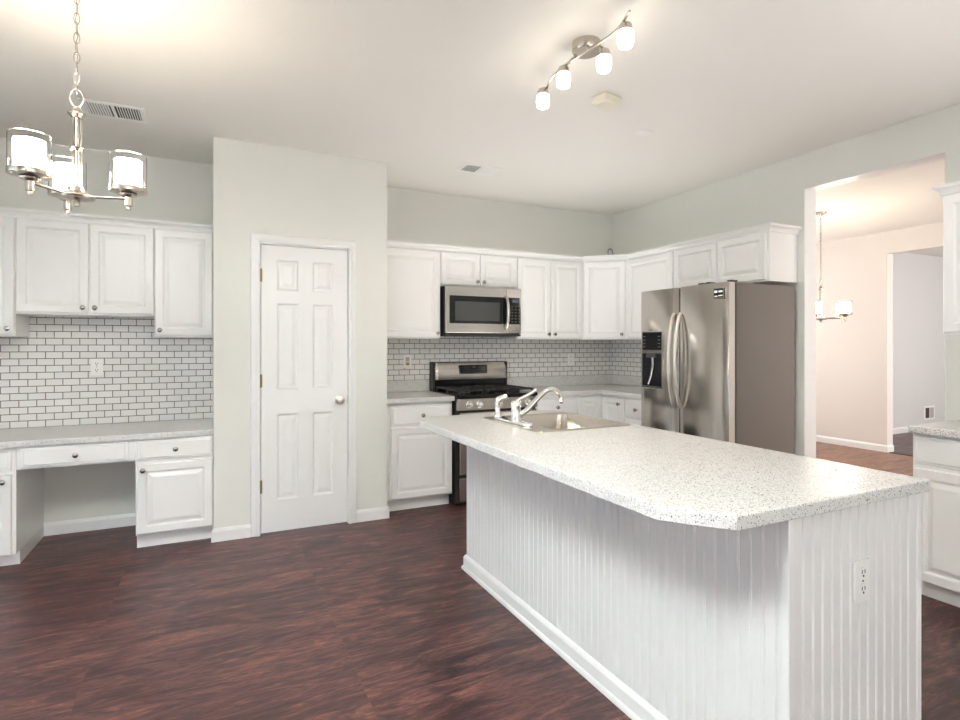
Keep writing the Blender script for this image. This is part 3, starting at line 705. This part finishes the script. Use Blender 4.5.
b = MB(); b.box(0.0, 0.022, D-0.088, D+0.004, 0.92, 1.182, 0.004); b.box(w-0.012, w, D-0.080, D+0.004, 0.92, 1.178, 0.004); b.box(0.02, w-0.012, D-0.03, D+0.004, 1.02, 1.180); b.build('backguard_shell', 'blackmatte', t)
# curved stainless face of the backguard
b = MB(); n = 8; rows = []
for i in range(n+1):
    u = i/n; z = 1.018+0.155*u; y = D-0.104+0.026*u-0.012*math.sin(PI*u); rows.append((y, z))
prev = None
for y, z in rows:
    q = [b.bm.verts.new(p) for p in ((0.024, y+0.014, z), (0.045, y, z), (w-0.035, y, z), (w-0.014, y+0.014, z))]
    q += [b.bm.verts.new((w-0.014, D-0.02, z)), b.bm.verts.new((0.024, D-0.02, z))]
    if prev:
        for i in range(6): b.bm.faces.new((prev[i], prev[(i+1) % 6], q[(i+1) % 6], q[i]))
    else: b.bm.faces.new(q[::-1])
    prev = q
b.bm.faces.new(prev)
bp = b.build('backguard', 'steelH', t, 30)
b = MB(); b.box(0.258, 0.535, D-0.118, D-0.08, 1.068, 1.150, 0.002, 1); pn = b.build('clock_panel', 'darkglass', bp)
b = MB(); b.box(0.382, 0.414, D-0.1195, D-0.117, 1.124, 1.136); b.build('clock_display', 'display', pn)
b = MB()
for r in range(3):
    for c in range(9):
        if r == 2 and 3 <= c <= 5: continue
        b.box(0.274+c*0.028, 0.284+c*0.028, D-0.1190, D-0.117, 1.078+r*0.024, 1.083+r*0.024)
b.build('key_marks', 'mark', pn)

# ---------------------------------------------------------------- refrigerator (front faces -X; local x runs along world -Y)
FW = 0.897; FYO = 3.662
t = thing('refrigerator', 'tall stainless side-by-side refrigerator with water dispenser by the opening', 'refrigerator', (3.285, FYO, 0), -PI/2)
b = MB(); b.box(0, FW, 0.0, 0.615, 0.03, 1.772, 0.004); b.build('fridge_cabinet', 'greybox', t)
b = MB(); b.box(0.02, FW-0.02, 0.01, 0.59, 0, 0.03); b.build('fridge_base', 'blackmatte', t)
b = MB(); b.box(0.004, FW-0.004, -0.018, 0.002, 0.055, 1.766); b.build('door_gasket', 'gasket', t)
b = MB(); b.box(0.01, FW-0.01, -0.045, 0.002, 0.012, 0.095, 0.004); b.build('kick_grille', 'blackmatte', t)
def fdoor(x0, x1, name, m='steelV'):
    d = MB(); n = 14; ring = []
    c = 0.012
    for i in range(n+1):
        u = i/n; x = x0+(x1-x0)*u
        edge = min(u, 1-u); y = -0.074-0.016*math.sin(PI*u) + (0.010 if edge == 0 else 0)
        ring.append((x, y))
    poly = ring + [(x1, -0.018), (x0, -0.018)]
    d.prism(poly, 0.105, 1.775, 0.004)
    return d.build(name, m, t, 25)
SE = 0.425
fz = fdoor(0.0, SE-0.003, 'freezer_door'); ff = fdoor(SE+0.003, FW, 'fridge_door')
b = MB(); b.box(FW-0.0005, FW+0.0015, -0.074, -0.020, 0.108, 1.772); b.build('door_edge_strip', 'door_edge', ff)
for x, par_ in ((SE-0.030, fz), (SE+0.036, ff)):
    pts = []
    for i in range(25):
        u = i/24; z = 0.862+0.715*u; pts.append((x, -0.086-0.062*math.sin(PI*u)**0.62, z))
    b = MB(); b.tube(pts, 0.0135, 12, flat=0.9); b.build('handle', 'handle_steel', par_, 50)
# dispenser
b = MB(); b.box(0.018, 0.250, -0.0905, -0.080, 0.985, 1.448, 0.004); dp = b.build('water_dispenser', 'steelV', fz); dp.location.x = 0.020
b = MB(); b.box(0.024, 0.244, -0.0935, -0.088, 1.295, 1.438, 0.002, 1); cp = b.build('dispenser_panel', 'black', dp)
b = MB()
for r in range(4):
    for x in (0.036, 0.206): b.box(x, x+0.026, -0.0942, -0.093, 1.318+r*0.028, 1.323+r*0.028)
b.build('panel_marks', 'mark', cp)
# recess: flat dark plate on the dispenser, not hollow
b = MB(); x0, x1, z0, z1 = 0.026, 0.242, 0.998, 1.268
b.box(x0, x1, -0.0925, -0.0895, z0, z1, 0.001, 1); rc = b.build('dispenser_recess', mat('recess_dark', (0.014, 0.015, 0.018), 0.2, spec=0.25), dp)
b = MB(); b.box(0.085, 0.195, -0.110, -0.090, 1.235, 1.266, 0.004); b.build('spout_block', 'darkplastic', dp)
b = MB(); b.tube([(0.160, -0.108, 1.235), (0.158, -0.104, 1.17), (0.135, -0.098, 1.09), (0.098, -0.096, 1.02)], 0.011, 10, flat=0.6); b.build('dispenser_lever', 'chrome', dp, 50)
b = MB(); b.box(0.030, 0.238, -0.108, -0.090, 0.994, 1.006, 0.003); b.build('drip_tray', 'darkplastic', dp)
# badge
b = MB(); b.box(0.775, 0.866, -0.0905, -0.080, 1.662, 1.736, 0.001, 1); bd = b.build('maker_badge', 'knob', ff)
b = MB(); b.box(0.780, 0.861, -0.0915, -0.089, 1.667, 1.731); bk = b.build('badge_plate', 'black', bd)
for x0, x1, z0, z1 in ((0.784, 0.812, 1.702, 1.719), (0.822, 0.856, 1.704, 1.717), (0.786, 0.812, 1.673, 1.682), (0.820, 0.856, 1.677, 1.685)):
    b = MB(); b.box(x0, x1, -0.0921, -0.091, z0, z1); b.build('badge_mark', 'white_plastic', bd)
for x, y in ((FW-0.030, -0.03), (SE+0.20, -0.05), (SE+0.27, -0.05)):
    b = MB(); b.box(x-0.018, x+0.022, y-0.01, y+0.05, 1.774, 1.790, 0.003); b.build('hinge_cover', 'darkplastic', t)

def lamp_light(parent, p, power, turn=0.0):
    d = bpy.data.lights.new('bulb', 'SPOT'); d.energy = power; d.spot_size = math.radians(178); d.spot_blend = 0.42; d.shadow_soft_size = 0.03; d.color = (1.0, 0.86, 0.70)
    o = bpy.data.objects.new('bulb', d); C.objects.link(o); o.parent = parent; o.location = p; o.rotation_euler = (turn, 0, 0)
# ---------------------------------------------------------------- kitchen chandelier
def dirs(a): return Vector((math.cos(a), math.sin(a), 0))
def chandelier(label, loc, zbot, S, angles, ceiling_z, arm_r=0.170, name='chandelier'):
    t = thing(name, label, 'chandelier', (loc[0], loc[1], zbot))
    t.scale = (1, 1, 1)
    b = MB(); b.lathe([(0, -0.012), (0.010, -0.010), (0.013, 0.000), (0.010, 0.008), (0.020, 0.012), (0.058*S, 0.020), (0.062*S, 0.027), (0.058*S, 0.034), (0.034*S, 0.046), (0.028*S, 0.064), (0.014, 0.066)]); b.build('hub', 'nickel', t, 40)
    b = MB(); b.cyl((0, 0, 0.06), (0, 0, 0.350), 0.011, n=18)
    b.lathe([(0.012, 0.205), (0.021, 0.208), (0.024, 0.215), (0.021, 0.222), (0.012, 0.225)]); b.lathe([(0.012, 0.352), (0.018, 0.335), (0.030, 0.345), (0.031, 0.352), (0.016, 0.360), (0.012, 0.378), (0.0, 0.380)])
    b.build('column', 'nickel', t, 40)
    for a in (0, PI*2/3, PI*4/3):
        r = MB(); r.cyl((0.017*math.cos(a), 0.017*math.sin(a), 0.06), (0.017*math.cos(a), 0.017*math.sin(a), 0.345), 0.0035, n=8); r.build('column_rod', 'nickel', t, 40)
    b = MB(); b.tube([(0.022*math.cos(q), 0, 0.412+0.034*math.sin(q)) for q in [2*PI*i/20 for i in range(20)]], 0.0038, 8, closed=True); b.build('hanging_loop', 'nickel', t, 60)
    # chain of links up to the canopy
    ztop = ceiling_z-zbot-0.03; z = 0.452; i = 0
    ch = MB()
    while z < ztop-0.01:
        ca, sa = (1, 0) if i % 2 else (0, 1)
        hw, hh = 0.0095, 0.0235
        pts = []
        for k in range(16):
            q = 2*PI*k/16; pts.append((ca*hw*math.cos(q), sa*hw*math.cos(q), z+hh*math.sin(q)))
        ch.tube(pts, 0.0021, 6, closed=True); z += 0.0385; i += 1
    ch.build('chain', 'nickel', t, 60)
    b = MB(); b.tube([(0.004*math.sin(k*1.3), 0.004*math.cos(k*1.1), 0.44+(ztop-0.43)*k/20) for k in range(21)], 0.0018, 6); b.build('cord', 'cord', t, 60)
    b = MB(); zc = ceiling_z-zbot; b.lathe([(0, zc-0.045), (0.012, zc-0.04), (0.02, zc-0.03), (0.058, zc-0.022), (0.062, zc-0.002), (0.0, zc-0.002)]); b.build('canopy', 'nickel', t, 40)
    for a in angles:
        d = dirs(a); p = d*arm_r
        m = MB(); m.tube([d*0.03+Vector((0, 0, 0.030)), d*0.08+Vector((0, 0, 0.033)), p+Vector((0, 0, 0.036))], 0.0062, 10)
        arm = m.build('arm', 'nickel', t, 50)
        m = MB(); m.lathe([(0, -0.012), (0.008, -0.010), (0.010, -0.002), (0.008, 0.003), (0.014, 0.006), (0.014, 0.040), (0.030, 0.046), (0.032, 0.052), (0.012, 0.056), (0, 0.057)], p); m.build('socket_cup', 'nickel', arm, 40)
        m = MB(); m.lathe([(0, 0.054), (0.040, 0.055), (0.0655, 0.060), (0.0665, 0.064), (0.0665, 0.078), (0.0645, 0.078), (0.0640, 0.066), (0, 0.064)], p, n=36); m.build('shade_holder', 'nickel', arm, 40)
        m = MB(); z0, z1 = 0.070, 0.206
        m.lathe([(0.0620, z0), (0.0640, z0), (0.0640, z1), (0.0620, z1)], p, n=40, closed=True); m.build('clear_glass_cylinder', 'glass', arm, 40)
        m = MB(); m.lathe([(0.0, 0.066), (0.0470, 0.068), (0.0475, 0.186), (0.0455, 0.186), (0.045, 0.075), (0.0, 0.075)], p, n=36); m.build('frosted_shade', 'bulb_shade', arm, 40)
        lamp_light(t, p+Vector((0, 0, 0.200)), 0.3, PI)
    return t
yaw = 0.4574
def cdir(lat, dep): return Vector((math.cos(yaw)*lat+math.sin(yaw)*dep, -math.sin(yaw)*lat+math.cos(yaw)*dep, 0))
def cang(deg): v = cdir(math.cos(math.radians(deg)), math.sin(math.radians(deg))); return math.atan2(v.y, v.x)
chandelier('three-light brushed nickel chandelier hanging at upper left of the kitchen', (-0.4664, 2.6813), 1.884, 1.0, [cang(-106), cang(20), cang(136)], ZC, arm_r=0.174)
chandelier('nickel chandelier hanging in the bright dining room beyond the opening', (5.82, 3.83), 1.585, 1.0, [cang(10), cang(82), cang(154), cang(226), cang(298)], ZC, arm_r=0.25, name='dining_chandelier')

# ---------------------------------------------------------------- track light on the ceiling
TC = Vector((1.578, 2.170, ZC))
t = thing('track_light', 'four-lamp nickel ceiling track light on a wavy bar', 'ceiling light', TC)
b = MB(); b.lathe([(0, 0), (0.066, 0), (0.066, -0.040), (0.062, -0.046), (0, -0.047)], n=40); b.build('canopy', 'nickel', t, 40)
ZT = -0.085
ctrl = [Vector((x, y, ZC+ZT)) for x, y in [(1.572, 2.509), (1.536, 2.427), (1.517, 2.343), (1.515, 2.228), (1.526, 2.116), (1.533, 2.022), (1.54, 1.947), (1.532, 1.871), (1.497, 1.77)]]
def catmull(P, n=6):
    out = []; Q = [P[0]*2-P[1]]+P+[P[-1]*2-P[-2]]
    for i in range(1, len(Q)-2):
        p0, p1, p2, p3 = Q[i-1:i+3]
        for k in range(n):
            u = k/n; out.append(0.5*((2*p1)+(p2-p0)*u+(2*p0-5*p1+4*p2-p3)*u*u+(3*p1-p0-3*p2+p3)*u**3))
    out.append(P[-1]); return out
path = [p-TC for p in catmull(ctrl)]
b = MB(); b.tube(path, 0.0055, 10); b.build('wavy_bar', 'nickel', t, 50)
mid = min(path, key=lambda p: p.xy.length); 
for k in (-5, 5):
    p = path[path.index(mid)+k]; b = MB(); f = min(1.0, 0.05/p.xy.length); b.cyl((p.x*f, p.y*f, -0.046), (p.x, p.y, ZT), 0.005, n=10); b.build('support_post', 'nickel', t, 40)
for x, y in [(1.544, 2.499), (1.509, 2.257), (1.584, 2.046), (1.535, 1.84)]:
    p = Vector((x-TC.x, y-TC.y, ZT)); q = min(path, key=lambda c: (c-p).length)
    lamp = MB(); lamp.lathe([(0, 0.0), (0.012, -0.001), (0.022, -0.006), (0.027, -0.014), (0.028, -0.040), (0.025, -0.042), (0, -0.042)], p, n=24)
    lamp.tube([q, q.lerp(p, 0.6)+Vector((0, 0, 0.004)), p+Vector((0, 0, 0.002)), p+Vector((0, 0, -0.010))], 0.005, 8)
    cap = lamp.build('lamp_cap', 'nickel', t, 40)
    s = MB(); s.lathe([(0.0, -0.036), (0.028, -0.036), (0.0325, -0.044), (0.0335, -0.070), (0.031, -0.092), (0.027, -0.100), (0.020, -0.102), (0.0, -0.102)], p, n=28); s.build('glass_shade', 'shade', cap, 40)
    lamp_light(t, p+Vector((0, 0, -0.106)), 5.8)

# ---------------------------------------------------------------- ceiling fittings
def register(label, x0, x1, y0, y1, flip):
    t = thing('ceiling_vent', label, 'vent', ((x0+x1)/2, (y0+y1)/2, ZC)); w, d = (x1-x0)/2, (y1-y0)/2; z0 = -0.008
    b = MB(); f = 0.028
    b.box(-w, w, -d, -d+f, z0, -0.0005, 0.003, 1); b.box(-w, w, d-f, d, z0, -0.0005, 0.003, 1); b.box(-w, -w+f, -d+f, d-f, z0, -0.0005, 0.003, 1); b.box(w-f, w, -d+f, d-f, z0, -0.0005, 0.003, 1); b.box(-0.008, 0.008, -d+f, d-f, z0, -0.0005)
    b.build('vent_frame', 'white_plastic', t)
    b = MB(); b.box(-w+0.01, w-0.01, -d+0.01, d-0.01, -0.0022, -0.001); b.build('duct_opening', 'filter', t)  # dark sheet stands in for the unlit duct behind the louvers
    b = MB()
    n = 9
    for side in (-1, 1):
        for i in range(n):
            x = side*(0.016+(w-f-0.016)*(i+0.5)/n); q = 0.0045*side*flip
            b.quad([(x-q-0.0022, -d+f, -0.0075), (x-q+0.0022, -d+f, -0.0075), (x+q+0.0022, -d+f, -0.0023), (x+q-0.0022, -d+f, -0.0023)])
            v = [(x-q-0.0022, -0.0075), (x-q+0.0022, -0.0075), (x+q+0.0022, -0.0023), (x+q-0.0022, -0.0023)]
            a = [b.bm.verts.new((p[0], -d+f, p[1])) for p in v]; c = [b.bm.verts.new((p[0], d-f, p[1])) for p in v]
            for k in range(4): b.bm.faces.new((a[k], a[(k+1) % 4], c[(k+1) % 4], c[k]))
    b.build('louvers', 'white_plastic', t)
register('white ceiling air register behind the hanging chandelier', -0.685, -0.355, 3.935, 4.185, -0.45)
register('white ceiling air register above the microwave', 1.775, 2.090, 4.005, 4.215, -1.0)
t = thing('smoke_detector', 'square cream detector box on the ceiling beyond the track light', 'detector', (2.035, 2.600, ZC), 0.2)
b = MB(); b.box(-0.072, 0.072, -0.050, 0.050, -0.042, -0.001, 0.004); b.build('detector_housing', 'cream', t)
b = MB(); b.box(-0.060, 0.060, -0.038, 0.038, -0.046, -0.041, 0.002); b.build('detector_cover', 'cream', t)
b = MB(); b.lathe([(0, -0.010), (0.040, -0.009), (0.052, -0.005), (0.055, 0)], (0, 0, 0), n=36); o = b.build('ceiling_cover_plate', 'white_plastic', None, 40, (2.585, 2.918, ZC-0.0005))
tag(o, 'round flat white cover plate on the ceiling right of the square detector', 'cover plate')

# ---------------------------------------------------------------- loose cable in the corner above the cabinets, plate in the hall
t = thing('hanging_cable', 'thin coiled cable hanging in the corner above the wall cabinets', 'cable', (3.885, 4.885, 2.235))
b = MB(); b.tube([(0.036, 0.040, 0.40), (0.034, 0.038, 0.30), (0.025, 0.03, 0.20), (0.005, 0.01, 0.13), (-0.012, 0.0, 0.09)], 0.0028, 8); b.build('cable_lead', M['wall'], t, 60)
pts = [(-0.014+0.034*math.sin(k*0.55)*1, 0.0+0.006*k/30, 0.085+0.042*math.cos(k*0.55)+0.0006*k) for k in range(34)]
b = MB(); b.tube(pts, 0.0045, 8); b.build('cable_coil', 'cord', t, 60)
t = thing('wall_plate', 'white double wall plate low on the hall wall beyond the dining room', 'wall plate', (10.17, YH, 0.27))
b = MB(); b.box(-0.15, 0.15, -0.008, 0, -0.11, 0.11, 0.003); b.build('plate', 'white_plastic', t)
b = MB(); b.box(-0.115, -0.01, -0.012, -0.006, -0.08, 0.08, 0.002); b.build('dark_insert', 'slot', t)
b = MB(); b.box(0.015, 0.115, -0.012, -0.006, -0.08, 0.08, 0.002); b.build('grey_insert', mat('insert_grey', (0.45, 0.42, 0.42), 0.5), t)
